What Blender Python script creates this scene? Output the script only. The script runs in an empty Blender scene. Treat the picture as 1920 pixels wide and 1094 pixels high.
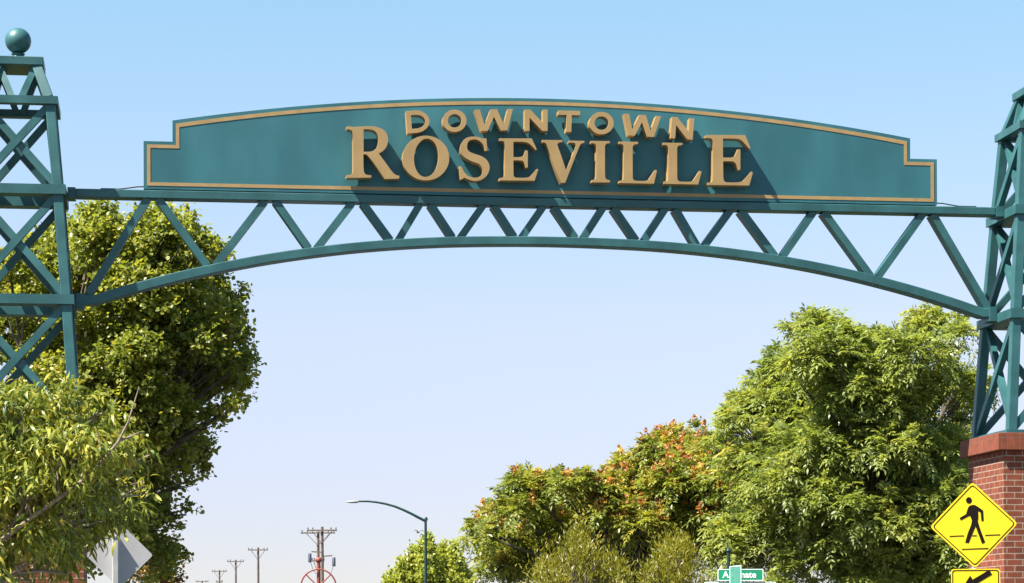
import bpy, bmesh, math, random
import numpy as np
from mathutils import Vector, Matrix, Quaternion
R = math.radians
random.seed(7)
rng = np.random.default_rng(11)
scene = bpy.context.scene
COL = scene.collection

# ------------------------------------------------------------------ camera
F, CX, HY, W = 4800.0, 960.0, 1190.0, 1920.0      # focal length (px), optical axis (px) of the 1920 px wide photo
ROLL, CAMZ = R(-0.2), 1.6
cam = bpy.data.cameras.new("camera"); cam_o = bpy.data.objects.new("camera", cam); COL.objects.link(cam_o)
cam.sensor_fit = 'HORIZONTAL'; cam.sensor_width = 36.0; cam.lens = 36.0 * F / W
cam.shift_y = (HY - 547.0) / W
cam.clip_start = 0.5; cam.clip_end = 6000
cam_o.location = (0, 0, CAMZ); cam_o.rotation_mode = 'XYZ'
cam_o.rotation_euler = (R(90), -ROLL, 0)
scene.camera = cam_o

# ------------------------------------------------------------------ sun + sky
PHI = R(8.0)                                       # heading of the arch across the street
A = Vector((math.cos(PHI), math.sin(PHI), 0)); NV = Vector((-math.sin(PHI), math.cos(PHI), 0))
SUN = (A * -0.53 - NV * 0.22 + Vector((0, 0, 0.82))).normalized()
sun = bpy.data.lights.new("sun", 'SUN'); sun.energy = 5.0; sun.angle = R(0.53); sun.color = (1.0, 0.95, 0.86)
sun_o = bpy.data.objects.new("sun", sun); COL.objects.link(sun_o)
sun_o.rotation_euler = SUN.to_track_quat('Z', 'Y').to_euler(); sun_o.location = SUN * 80
world = bpy.data.worlds.new("World"); scene.world = world; world.use_nodes = True
nt = world.node_tree; bg = nt.nodes['Background']
sky = nt.nodes.new('ShaderNodeTexSky'); sky.sky_type = 'NISHITA'; sky.sun_disc = False
sky.sun_elevation = math.asin(SUN.z); sky.sun_rotation = math.atan2(SUN.x, SUN.y)
sky.altitude = 50; sky.air_density = 1.2; sky.dust_density = 0.2; sky.ozone_density = 4.0
tcw = nt.nodes.new('ShaderNodeTexCoord'); vm = nt.nodes.new('ShaderNodeVectorMath'); vm.operation = 'MULTIPLY_ADD'
vm.inputs[1].default_value = (1, 1, 0.95); vm.inputs[2].default_value = (0, 0, 0.05)      # low sky sampled higher up, evening out its brightness
nt.links.new(tcw.outputs['Generated'], vm.inputs[0]); nt.links.new(vm.outputs[0], sky.inputs[0])
sxw = nt.nodes.new('ShaderNodeSeparateXYZ'); nt.links.new(tcw.outputs['Generated'], sxw.inputs[0])
hz = nt.nodes.new('ShaderNodeValToRGB')                                                     # haze tint multiplied into the sky colour by height
for p, c in ((0.02, (.88, .70, .72)), (0.06, (1.0, .78, .81)), (0.12, (1.22, .94, .88)), (0.18, (1.20, 1.06, .96)), (0.245, (1.08, 1.13, 1.0))):
    e = hz.color_ramp.elements.new(p); e.color = c + (1,)
hz.color_ramp.elements.remove(hz.color_ramp.elements[0]); hz.color_ramp.elements.remove(hz.color_ramp.elements[-1])
mxw = nt.nodes.new('ShaderNodeMix'); mxw.data_type = 'RGBA'; mxw.blend_type = 'MULTIPLY'; mxw.inputs['Factor'].default_value = 1.0
nt.links.new(sxw.outputs[2], hz.inputs[0]); nt.links.new(sky.outputs[0], mxw.inputs['A']); nt.links.new(hz.outputs[0], mxw.inputs['B'])
nt.links.new(mxw.outputs['Result'], bg.inputs[0]); bg.inputs[1].default_value = 0.0585
scene.view_settings.view_transform = 'Standard'; scene.view_settings.look = 'None'
scene.view_settings.gamma = 1.0; scene.view_settings.exposure = 1.75
scene.render.engine = 'CYCLES'
scene.cycles.max_bounces = 8; scene.cycles.transparent_max_bounces = 8

# ------------------------------------------------------------------ placing helpers
Y0 = 41.7
def P(px, py, Y):
    """point of the photo at distance Y"""
    x, y = px - CX, HY - py
    c, s = math.cos(ROLL), math.sin(ROLL)
    x, y = c * x - s * y, s * x + c * y
    return Vector((x * Y / F, Y, CAMZ + y * Y / F))
def UZ(px, py, v):
    """point of the photo on the plane of the arch, v metres behind its middle"""
    x, y = px - CX, HY - py
    c, s = math.cos(ROLL), math.sin(ROLL)
    x, y = c * x - s * y, s * x + c * y
    k = x / F
    t = (v + Y0 * math.cos(PHI)) / (math.cos(PHI) - k * math.sin(PHI))
    return t * k * math.cos(PHI) + (t - Y0) * math.sin(PHI), t * y / F + CAMZ
def arch_world(u, v, z=0.0):
    return Vector((0, Y0, z)) + A * u + NV * v

# ------------------------------------------------------------------ object helpers
def tag(o, label=None, cat=None, group=None, kind=None):
    if label: o['label'] = label
    if cat: o['category'] = cat
    if group: o['group'] = group
    if kind: o['kind'] = kind
    return o
def thing(name, label, cat, loc=(0, 0, 0), rz=0.0, group=None):
    o = bpy.data.objects.new(name, None); COL.objects.link(o)
    o.empty_display_size = 0.3
    o.location = loc; o.rotation_euler = (0, 0, rz)
    return tag(o, label, cat, group)
def copy_tree(o, parent=None):
    c = o.copy(); COL.objects.link(c)
    if parent: c.parent = parent
    for ch in list(o.children): copy_tree(ch, c)
    return c
def link_mesh(name, me, mat, parent=None, loc=None):
    o = bpy.data.objects.new(name, me); COL.objects.link(o)
    if mat and not me.materials: me.materials.append(mat)
    if parent: o.parent = parent
    if loc: o.location = loc
    return o

class MB:
    def __init__(s): s.v = []; s.f = []; s.smooth = False
    def add(s, vs, fs):
        n = len(s.v); s.v += [tuple(p) for p in vs]; s.f += [tuple(i + n for i in f) for f in fs]; return s
    def box(s, x0, x1, y0, y1, z0, z1):
        return s.add([(x0,y0,z0),(x1,y0,z0),(x1,y1,z0),(x0,y1,z0),(x0,y0,z1),(x1,y0,z1),(x1,y1,z1),(x0,y1,z1)],
                     [(0,3,2,1),(4,5,6,7),(0,1,5,4),(1,2,6,5),(2,3,7,6),(3,0,4,7)])
    def beam(s, p, q, w, d, side=Vector((0, 1, 0)), w2=None, d2=None):
        """bar from p to q, d thick along `side`, w across"""
        p, q = Vector(p), Vector(q); t = (q - p).normalized()
        sd = (side - t * side.dot(t)).normalized(); cr = t.cross(sd)
        w2 = w2 or w; d2 = d2 or d
        vs = []
        for c, ww, dd in ((p, w, d), (q, w2, d2)):
            for a, b in ((-1,-1),(1,-1),(1,1),(-1,1)):
                vs.append(c + cr * (a * ww / 2) + sd * (b * dd / 2))
        return s.add(vs, [(0,1,2,3),(7,6,5,4),(0,4,5,1),(1,5,6,2),(2,6,7,3),(3,7,4,0)])
    def tube(s, pts, rad, n=10, cap=True):
        pts = [Vector(p) for p in pts]; m = len(pts)
        if not hasattr(rad, '__len__'): rad = [rad] * m
        rings = []; up = Vector((0.13, 0.31, 0.94)).normalized()
        for i, p in enumerate(pts):
            t = (pts[min(i+1, m-1)] - pts[max(i-1, 0)]).normalized()
            a = t.cross(up)
            if a.length < 1e-3: a = t.cross(Vector((1, 0, 0)))
            a.normalize(); b = t.cross(a)
            rings.append([p + (a * math.cos(2*math.pi*k/n) + b * math.sin(2*math.pi*k/n)) * rad[i] for k in range(n)])
        vs = [v for r in rings for v in r]; fs = []
        for i in range(m - 1):
            for k in range(n):
                k2 = (k + 1) % n
                fs.append((i*n+k, (i+1)*n+k, (i+1)*n+k2, i*n+k2))
        if cap: fs += [tuple(range(n)), tuple(range((m-1)*n, m*n))[::-1]]
        s.smooth = True
        return s.add(vs, fs)
    def lathe(s, prof, c=(0, 0, 0), n=32):
        vs = []; fs = []; m = len(prof)
        for r, z in prof:
            for k in range(n):
                t = 2*math.pi*k/n; vs.append((c[0]+r*math.cos(t), c[1]+r*math.sin(t), c[2]+z))
        for i in range(m-1):
            for k in range(n):
                k2 = (k+1) % n; fs.append((i*n+k, i*n+k2, (i+1)*n+k2, (i+1)*n+k))
        fs += [tuple(range(n))[::-1], tuple(range((m-1)*n, m*n))]
        s.smooth = True
        return s.add(vs, fs)
    def prism(s, poly, y0, y1):
        """x-z outline given thickness from y0 to y1"""
        n = len(poly)
        vs = [(x, y0, z) for x, z in poly] + [(x, y1, z) for x, z in poly]
        fs = [tuple(range(n)), tuple(range(n, 2*n))[::-1]] + [(i, i+n, (i+1) % n + n, (i+1) % n) for i in range(n)]
        return s.add(vs, fs)
    def build(s, name, mat, parent=None, bevel=0.0):
        me = bpy.data.meshes.new(name); me.from_pydata(s.v, [], s.f); me.validate()
        bm = bmesh.new(); bm.from_mesh(me); bmesh.ops.recalc_face_normals(bm, faces=bm.faces); bm.to_mesh(me); bm.free()
        if s.smooth:
            for p in me.polygons: p.use_smooth = True
            me.set_sharp_from_angle(angle=R(40))
        o = link_mesh(name, me, mat, parent)
        if bevel:
            b = o.modifiers.new("bevel", 'BEVEL'); b.width = bevel; b.segments = 2; b.limit_method = 'ANGLE'; b.angle_limit = R(35)
        return o

# ------------------------------------------------------------------ materials
def new_mat(name):
    m = bpy.data.materials.new(name); m.use_nodes = True
    return m, m.node_tree, m.node_tree.nodes['Principled BSDF']
def nnode(t, typ, **kw):
    n = t.nodes.new(typ)
    for k, v in kw.items(): setattr(n, k, v)
    return n
def paint(name, col, rough=0.4, var=0.12, scale=3.0, streak=0.0, metal=0.0, bump=0.0, spec=0.5):
    m, t, b = new_mat(name)
    tc = nnode(t, 'ShaderNodeTexCoord'); mp = nnode(t, 'ShaderNodeMapping')
    mp.inputs['Scale'].default_value = (1, 1, 1 if not streak else streak)
    t.links.new(tc.outputs['Object'], mp.inputs[0])
    nz = nnode(t, 'ShaderNodeTexNoise'); nz.inputs['Scale'].default_value = scale; nz.inputs['Detail'].default_value = 6
    t.links.new(mp.outputs[0], nz.inputs['Vector'])
    rp = nnode(t, 'ShaderNodeValToRGB')
    rp.color_ramp.elements[0].position = 0.3; rp.color_ramp.elements[1].position = 0.72
    rp.color_ramp.elements[0].color = tuple(c * (1 - var) for c in col) + (1,)
    rp.color_ramp.elements[1].color = tuple(min(1, c * (1 + var)) for c in col) + (1,)
    t.links.new(nz.outputs['Fac'], rp.inputs[0]); t.links.new(rp.outputs[0], b.inputs['Base Color'])
    mr = nnode(t, 'ShaderNodeMapRange'); mr.inputs['To Min'].default_value = rough * 0.8; mr.inputs['To Max'].default_value = min(1, rough * 1.25)
    t.links.new(nz.outputs['Fac'], mr.inputs[0]); t.links.new(mr.outputs[0], b.inputs['Roughness'])
    b.inputs['Metallic'].default_value = metal
    b.inputs['Specular IOR Level'].default_value = spec
    if bump:
        n2 = nnode(t, 'ShaderNodeTexNoise'); n2.inputs['Scale'].default_value = 60; n2.inputs['Detail'].default_value = 4
        t.links.new(tc.outputs['Object'], n2.inputs['Vector'])
        bp = nnode(t, 'ShaderNodeBump'); bp.inputs['Strength'].default_value = bump; bp.inputs['Distance'].default_value = 0.01
        t.links.new(n2.outputs['Fac'], bp.inputs['Height']); t.links.new(bp.outputs[0], b.inputs['Normal'])
    return m
def brick_mat(name, c1, c2, mortar, bw, bh, soldier=False):
    m, t, b = new_mat(name)
    tc = nnode(t, 'ShaderNodeTexCoord'); sx = nnode(t, 'ShaderNodeSeparateXYZ'); t.links.new(tc.outputs['Object'], sx.inputs[0])
    ad = nnode(t, 'ShaderNodeMath', operation='ADD'); t.links.new(sx.outputs[0], ad.inputs[0]); t.links.new(sx.outputs[1], ad.inputs[1])
    cb = nnode(t, 'ShaderNodeCombineXYZ'); t.links.new(ad.outputs[0], cb.inputs[0]); t.links.new(sx.outputs[2], cb.inputs[1])
    br = nnode(t, 'ShaderNodeTexBrick'); t.links.new(cb.outputs[0], br.inputs['Vector'])
    br.inputs['Scale'].default_value = 1.0
    br.inputs['Brick Width'].default_value = bw; br.inputs['Row Height'].default_value = bh
    br.inputs['Mortar Size'].default_value = 0.008; br.inputs['Mortar Smooth'].default_value = 0.1; br.inputs['Bias'].default_value = 0.0
    br.inputs['Color1'].default_value = c1 + (1,); br.inputs['Color2'].default_value = c2 + (1,); br.inputs['Mortar'].default_value = mortar + (1,)
    if soldier: br.offset = 0.0
    nz = nnode(t, 'ShaderNodeTexNoise'); nz.inputs['Scale'].default_value = 9; nz.inputs['Detail'].default_value = 8
    t.links.new(tc.outputs['Object'], nz.inputs['Vector'])
    mx = nnode(t, 'ShaderNodeMix', data_type='RGBA', blend_type='OVERLAY'); mx.inputs['Factor'].default_value = 0.5
    t.links.new(br.outputs['Color'], mx.inputs['A']); t.links.new(nz.outputs['Fac'], mx.inputs['B'])
    t.links.new(mx.outputs['Result'], b.inputs['Base Color'])
    b.inputs['Roughness'].default_value = 0.85
    bp = nnode(t, 'ShaderNodeBump'); bp.inputs['Strength'].default_value = 0.6; bp.inputs['Distance'].default_value = 0.008; bp.invert = True
    t.links.new(br.outputs['Fac'], bp.inputs['Height']); t.links.new(bp.outputs[0], b.inputs['Normal'])
    return m
def leaf_mat(name, stops, transl=0.35, rough=0.42, spec=0.5):
    m, t, b = new_mat(name)
    at = nnode(t, 'ShaderNodeAttribute', attribute_name='tint')
    rp = nnode(t, 'ShaderNodeValToRGB'); cr = rp.color_ramp
    while len(cr.elements) < len(stops): cr.elements.new(0.5)
    for e, (p, c) in zip(cr.elements, stops): e.position = p; e.color = c + (1,)
    t.links.new(at.outputs['Fac'], rp.inputs[0])
    t.links.new(rp.outputs[0], b.inputs['Base Color'])
    b.inputs['Roughness'].default_value = rough; b.inputs['Specular IOR Level'].default_value = spec
    tr = nnode(t, 'ShaderNodeBsdfTranslucent')
    br = nnode(t, 'ShaderNodeMix', data_type='RGBA', blend_type='MULTIPLY'); br.inputs['Factor'].default_value = 1.0
    br.inputs['B'].default_value = (1.25, 1.2, 0.55, 1)
    t.links.new(rp.outputs[0], br.inputs['A']); t.links.new(br.outputs['Result'], tr.inputs[0])
    mx = nnode(t, 'ShaderNodeMixShader'); mx.inputs[0].default_value = transl
    t.links.new(b.outputs[0], mx.inputs[1]); t.links.new(tr.outputs[0], mx.inputs[2])
    t.links.new(mx.outputs[0], t.nodes['Material Output'].inputs[0])
    return m

M_STEEL = paint('green_painted_steel', (0.022, 0.084, 0.087), 0.42, 0.25, 2.5, bump=0.05, spec=0.42)
M_BOARD = paint('teal_sign_paint', (0.028, 0.116, 0.134), 0.5, 0.22, 1.3, streak=0.35, spec=0.3)
M_GOLD = paint('gold_paint', (0.29, 0.185, 0.072), 0.45, 0.10, 2.5)
M_GOLDLINE = paint('gold_line_paint', (0.30, 0.19, 0.075), 0.5, 0.12, 5)
M_BRICK = brick_mat('red_brick', (0.18, 0.038, 0.012), (0.11, 0.023, 0.009), (0.27, 0.19, 0.135), 0.27, 0.1)
M_CAP = brick_mat('red_brick_cap', (0.18, 0.040, 0.013), (0.14, 0.03, 0.011), (0.15, 0.055, 0.03), 0.105, 0.6, True)
M_DARK = paint('black_rubber', (0.02, 0.022, 0.022), 0.5, 0.2)
M_YELLOW = paint('yellow_sign_sheeting', (0.60, 0.43, 0.004), 0.35, 0.04, 3)
M_BLACK = paint('black_sign_ink', (0.006, 0.0035, 0.002), 0.6, 0.1, spec=0.1)
M_ALU = paint('bare_aluminium', (0.46, 0.45, 0.45), 0.5, 0.08, 2.0, metal=0.2)
M_GALV = paint('galvanised_post', (0.45, 0.45, 0.43), 0.45, 0.12, 6.0, metal=0.3)
M_SIGNGREEN = paint('green_sign_sheeting', (0.006, 0.25, 0.12), 0.4, 0.05)
M_SIGNLIT = paint('sunlit_green_sign_sheeting', (0.05, 0.21, 0.155), 0.4, 0.12, 8)  # green sheeting with its sunlit paleness put into the colour
M_WHITE = paint('white_lettering', (0.8, 0.82, 0.78), 0.4, 0.03)
M_POLE = paint('dark_green_pole', (0.010, 0.035, 0.03), 0.45, 0.15, spec=0.25)
M_LAMP = paint('grey_lamp_housing', (0.22, 0.23, 0.24), 0.4, 0.1)
M_WOOD = paint('weathered_wood', (0.13, 0.085, 0.06), 0.85, 0.3, 4)
M_WOODPALE = paint('pale_crossarm_wood', (0.12, 0.085, 0.06), 0.85, 0.25, 4)
M_RUST = paint('red_oxide_iron', (0.21, 0.042, 0.025), 0.55, 0.2, 4)
M_GREY = paint('grey_transformer', (0.05, 0.055, 0.075), 0.5, 0.1)
M_BARK = paint('grey_brown_bark', (0.20, 0.15, 0.11), 0.9, 0.35, 9, bump=0.6)
M_BARKD = paint('dark_bark', (0.09, 0.07, 0.05), 0.9, 0.35, 9, bump=0.6)
M_GROUND = paint('dry_ground', (0.035, 0.042, 0.02), 0.95, 0.25, 0.4)
M_ASPHALT = paint('asphalt', (0.036, 0.036, 0.038), 0.9, 0.25, 3, bump=0.3)
M_CONC = paint('concrete', (0.12, 0.115, 0.105), 0.9, 0.12, 2, bump=0.2)
M_LINE = paint('road_paint', (0.75, 0.75, 0.72), 0.7, 0.1, 5)
M_BIRD = paint('grey_white_feathers', (0.16, 0.16, 0.16), 0.8, 0.2)

# ------------------------------------------------------------------ ground, street
def sheet(name, x0, x1, y0, y1, z, mat):
    return tag(MB().add([(x0,y0,z),(x1,y0,z),(x1,y1,z),(x0,y1,z)], [(0,1,2,3)]).build(name, mat), kind='structure')
sheet('ground', -3000, 3000, -600, 5000, -0.012, M_GROUND)
sheet('road', -6.4, 7.3, -60, 900, 0.0, M_ASPHALT)
for nm, x0, x1 in (('pavement', -10.5, -6.55), ('pavement', 7.45, 11.8)):
    tag(MB().box(x0, x1, -60, 400, -0.5, 0.13).build(nm, M_CONC), kind='structure')
for x0 in (-6.55, 7.3):
    tag(MB().box(x0, x0 + 0.15, -60, 400, -0.5, 0.134).build('kerb', M_CONC, bevel=0.02), kind='structure')
ml = MB()
for k in range(40): ml.add([(0.08,-20+k*9,.004),(0.2,-20+k*9,.004),(0.2,-17+k*9,.004),(0.08,-17+k*9,.004)], [(0,1,2,3)])
for k in range(9): ml.add([(-4.2+k,30,.004),(-3.7+k,30,.004),(-3.7+k,33,.004),(-4.2+k,33,.004)], [(0,1,2,3)])
tag(ml.build('road_markings', M_LINE), kind='structure')

# ------------------------------------------------------------------ the arch: piers, towers, truss, sign
UC, UL, UR = 0.61, -7.877, 9.04
def make_pier():
    t = thing('brick_pier', 'red brick pier half hidden in dark leaf shade under the left tower', 'pier', arch_world(UL, 0), PHI, 'brick piers carrying the gateway towers')
    h = 1.05
    MB().box(-h+.02, h-.02, -.91, .91, 0, 4.59).build('shaft', M_BRICK, t, bevel=0.006)
    MB().box(-1.15, 1.15, -1.0, 1.0, 4.59, 4.87).build('brick_cap', M_CAP, t, bevel=0.008)
    MB().box(-h-.06, h+.06, -h-.06, h+.06, -0.05, 0.45).build('plinth', M_CONC, t, bevel=0.02)
    return t
pier = make_pier()
p2 = copy_tree(pier); p2.location = arch_world(UR, 0)
p2['label'] = 'sunlit red brick pier with overhanging cap behind the yellow crossing sign'

def make_tower():
    t = thing('lattice_tower', 'green steel lattice tower with ball finial left of the gateway sign', 'tower', arch_world(UL, 0, 4.87), PHI, 'steel towers at the ends of the gateway arch')
    zb = 4.87
    MB().box(-1.0, 1.0, -.985, .985, 0.002, 0.055).build('base_plate', M_STEEL, t)
    lw = 0.155
    levels = [(4.925, 6.768, 0.97, 0.845), (6.918, 8.50, 0.835, 0.715), (8.65, 9.93, 0.705, 0.595), (10.05, 10.58, 0.575, 0.375)]
    for sx, sy in ((-1,-1),(1,-1),(1,1),(-1,1)):
        m = MB()
        for (z0, z1, h0, h1) in levels:
            o = lw / 2
            m.beam((sx*(h0-o), sy*(h0-o), z0-zb-.02), (sx*(h1-o), sy*(h1-o), z1-zb+.02), lw, lw)
        m.build('leg', M_STEEL, t, bevel=0.012)
    for h, z0, z1, w in ((0.888, 6.768, 6.918, 0.36), (0.76, 8.50, 8.65, 0.33), (0.64, 9.93, 10.05, 0.17)):
        m = MB()
        m.box(-h, h, -h, -h+w, z0-zb, z1-zb); m.box(-h, h, h-w, h, z0-zb, z1-zb)
        m.box(-h, -h+w, -h+w, h-w, z0-zb, z1-zb); m.box(h-w, h, -h+w, h-w, z0-zb, z1-zb)
        m.build('ring_beam', M_STEEL, t)
    m = MB(); m.box(-.41, .41, -.41, .41, 10.58-zb, 10.712-zb); m.build('top_plate', M_STEEL, t, bevel=0.01)
    for q in range(4):                       # four faces
        rot = Matrix.Rotation(q * math.pi / 2, 3, 'Z')
        for li, (z0, z1, h0, h1) in enumerate(levels):
            a, b = h0 - 0.09, h1 - 0.09
            if li < 3:
                segs = [((-a, -a-.01, z0), (b, -b-.01, z1)), ((a, -a+.03, z0), (-b, -b+.03, z1))]
            else:
                segs = [((-.05, -a, z0 - .06), (-b, -b, z1)), ((.05, -a, z0 - .06), (b, -b, z1))]
            for s0, s1 in segs:
                p = rot @ (Vector(s0) - Vector((0, 0, zb))); r_ = rot @ (Vector(s1) - Vector((0, 0, zb)))
                MB().beam(p, r_, 0.115 if li < 3 else 0.10, 0.10, rot @ Vector((0, 1, 0))).build('brace', M_STEEL, t)
    prof = [(0.16, 0), (0.16, .03), (0.10, .045), (0.085, .09), (0.11, .12)]
    fin = MB().lathe(prof, (0, 0, 10.712-zb)).build('finial_collar', M_STEEL, t)
    n = 24; prof = [(max(0.205*math.sin(math.pi*k/n), 0.001), -0.205*math.cos(math.pi*k/n)) for k in range(n+1)]
    MB().lathe(prof, (0, 0, 11.04-zb), 40).build('ball_finial', M_STEEL, t)
    return t
tower = make_tower()
tw2 = copy_tree(tower); tw2.location = arch_world(UR, 0, 4.87)
tw2['label'] = 'green steel lattice tower standing on the sunlit brick pier right of the gateway sign'

# truss
TB = 6.818
KU = [0, 1.51, 2.52, 3.84, 5.45, 7.30]; KV = [.0112, .0118, .0140, .0163, .0182, .0198]
def zb_top(u):                                # top edge of the curved bottom chord
    a = abs(u); return 8.066 - float(np.interp(a, KU, KV)) * a * a
truss = thing('arch_truss', 'green steel truss with straight top chord and arched bottom chord spanning the street', 'truss', arch_world(UC, 0, 6.8), PHI)
uL, uR = UL + 0.893 - UC, UR - 0.893 - UC     # inner faces of the tower rings in truss coordinates
VF, VB = -0.18, 0.12
z_ = lambda z: z - 6.8
tL, tR = UL + 0.765 - UC, UR - 0.765 - UC
MB().box(tL + .132, tR - .132, VF, VB, z_(8.56), z_(8.69)).build('top_chord', M_STEEL, truss, bevel=0.012)
us = [-7.30] + list(np.linspace(-7.0, 7.0, 57)) + [7.30]
top = [(u, z_(zb_top(u))) for u in us]
th = [0.135 + 0.02 * min(1, abs(u) / 7) for u in us]
poly = [(uL + .004, top[0][1])] + top + [(uR - .004, top[-1][1])]
low = [(u, z - t) for (u, z), t in zip(top, th)]
low = [(uL + .004, low[0][1])] + low + [(uR - .004, low[-1][1])]
m = MB(); n = len(poly)
vs = [(x, VF, z) for x, z in poly] + [(x, VF, z) for x, z in low] + [(x, VB, z) for x, z in poly] + [(x, VB, z) for x, z in low]
fs = []
for i in range(n - 1):
    fs += [(i, i+1, n+i+1, n+i), (2*n+i, 3*n+i, 3*n+i+1, 2*n+i+1), (i, 2*n+i, 2*n+i+1, i+1), (n+i, n+i+1, 3*n+i+1, 3*n+i)]
fs += [(0, n, 3*n, 2*n), (n-1, 3*n-1, 4*n-1, 2*n-1)]
m.add(vs, fs).build('bottom_chord', M_STEEL, truss, bevel=0.012)
TN = [6.379, 4.517, 3.115, 2.018, 0.987]; BN = [7.38, 5.461, 3.839, 2.523, 1.513, 0.504]
tops = [-x for x in TN] + [0.0] + TN[::-1]; bots = [-x for x in BN] + BN[::-1]
for i, tu in enumerate(tops):
    g = 0.085
    for b, sgn in ((bots[i], -1), (bots[i+1], 1)):
        bz = z_(zb_top(b)) if abs(b) < 7.3 else z_(zb_top(7.30)) + 0.02
        e = -sgn * (0.065 if abs(b) < 7.3 else -0.02)
        MB().beam((tu + sgn * g, -.03, z_(8.563)), (b + e, -.03, bz - 0.01), 0.118, 0.24).build('diagonal', M_STEEL, truss)
for s, ur, ut in ((-1, uL, tL), (1, uR, tR)):
    lo, hi = (ur + .003, ur + .13) if s < 0 else (ur - .13, ur - .003)
    lt, ht = (ut + .003, ut + .13) if s < 0 else (ut - .13, ut - .003)
    MB().box(lt, ht, VF - .025, VB + .025, z_(8.535), z_(8.705)).build('end_plate', M_STEEL, truss)
    MB().box(lo, hi, VF - .025, VB + .025, z_(6.79), z_(7.03)).build('end_plate', M_STEEL, truss)

# sign board
BF, BB = -0.165, 0.02
board = thing('gateway_sign', 'long teal sign board with curved top and raised gold letters reading DOWNTOWN ROSEVILLE', 'sign', arch_world(UC, 0, 8.69), PHI)
zb_ = lambda z: z - 8.69
def arc_top(hw, zs, za, n=48):
    sag = za - zs; rad = (hw * hw + sag * sag) / (2 * sag)
    return [(hw - 2*hw*k/n, za - rad + math.sqrt(rad*rad - (hw - 2*hw*k/n)**2)) for k in range(n + 1)]
def board_poly(d):
    # outline moved inwards by d
    hw, nw = 6.523 - d, 6.065 - d
    pts = [(-hw, 8.708 + d), (hw, 8.708 + d), (hw, 9.468 - d), (nw, 9.468 - d)]
    pts += arc_top(nw, 9.806 - d * 0.98, 10.308 - d)
    pts += [(-nw, 9.468 - d)] + [(-hw, 9.468 - d)]
    return [(x, zb_(z)) for x, z in pts]
MB().prism(board_poly(0), BF, BB).build('board_panel', M_BOARD, board)
o1, o2 = board_poly(0.052), board_poly(0.107); n = len(o1)
m = MB(); y1 = BF - 0.006
m.add([(x, y1, z) for x, z in o1] + [(x, y1, z) for x, z in o2] + [(x, BF, z) for x, z in o1] + [(x, BF, z) for x, z in o2],
      [f for i in range(n) for f in ((i, (i+1) % n, (i+1) % n + n, i + n), (i, i + 2*n, (i+1) % n + 2*n, (i+1) % n), (i + n, (i+1) % n + n, (i+1) % n + 3*n, i + 3*n))])
m.build('gold_border', M_GOLDLINE, board)
for k in range(13): MB().box(-6.2 + k*1.033 - .06, -6.2 + k*1.033 + .06, -.12, 0, .0, .0195).build('mounting_foot', M_STEEL, board)
for s in (-1, 1):
    pts = [(s*6.52, -.14, .055), (s*6.62, -.15, .05), (s*6.75, -.15, .03), (s*6.9, -.15, .008), (s*7.2, -.15, .008)]
    MB().tube(pts, 0.011, 8).build('cable', M_DARK, board)

# letters ---------------------------------------------------------------
def smooth_contour(pts, sub=6):
    """pts: (x, y, corner). Catmull-Rom between points, straight where both ends are corners"""
    n = len(pts); out = []
    for i in range(n):
        p0, p1, p2, p3 = pts[i-1], pts[i], pts[(i+1) % n], pts[(i+2) % n]
        out.append(p1[:2])
        if p1[2] and p2[2]: continue
        a = p1[:2] if p1[2] else p0[:2]; d = p2[:2] if p2[2] else p3[:2]
        for k in range(1, sub):
            t = k / sub; t2, t3 = t*t, t*t*t
            out.append(tuple(0.5*((2*p1[j]) + (-a[j]+p2[j])*t + (2*a[j]-5*p1[j]+4*p2[j]-d[j])*t2 + (-a[j]+3*p1[j]-3*p2[j]+d[j])*t3) for j in (0, 1)))
    return out
def fill_mesh(name, contours, depth, bevel=0.0):
    """contours in x, z (metres): filled, extruded by depth towards -y; holes by nesting"""
    cu = bpy.data.curves.new(name, 'CURVE'); cu.dimensions = '2D'; cu.fill_mode = 'BOTH'
    cu.extrude = depth / 2 - bevel; cu.bevel_depth = bevel; cu.bevel_resolution = 1; cu.offset = -bevel
    for c in contours:
        sp = cu.splines.new('POLY'); sp.points.add(len(c) - 1); sp.use_cyclic_u = True
        for q, (x, z) in zip(sp.points, c): q.co = (x, z, 0, 1)
    ob = bpy.data.objects.new(name, cu); COL.objects.link(ob)
    dg = bpy.context.evaluated_depsgraph_get(); dg.update()
    me = bpy.data.meshes.new_from_object(ob.evaluated_get(dg))
    bpy.data.objects.remove(ob); bpy.data.curves.remove(cu)
    me.name = name
    for p in me.polygons: p.use_smooth = False
    me.transform(Matrix(((1,0,0,0),(0,0,-1,0),(0,1,0,0),(0,0,0,1))))
    return me
LF, LB = BF - 0.235, BF - 0.04
def E_(x, y): return (x, y, 1)
def C_(x, y): return (x, y, 0)
GL = {}
GL['R'] = (640, 230, 9.117, [[E_(92,70),C_(150,72),E_(200,78),E_(420,66),C_(560,70),C_(690,110),C_(770,180),C_(800,290),C_(780,400),C_(720,480),E_(640,530),C_(760,690),C_(860,830),C_(930,895),E_(995,912),E_(990,962),E_(740,968),C_(640,820),C_(520,650),E_(430,545),E_(378,545),C_(382,780),C_(398,865),C_(440,895),E_(515,905),E_(510,945),E_(90,948),E_(85,905),C_(150,895),C_(190,860),C_(200,760),C_(198,300),C_(192,170),C_(160,130),E_(92,112)],
     [E_(382,118),C_(470,118),C_(560,140),C_(615,200),C_(632,300),C_(610,410),C_(560,475),C_(490,500),E_(382,502)]])
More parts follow.
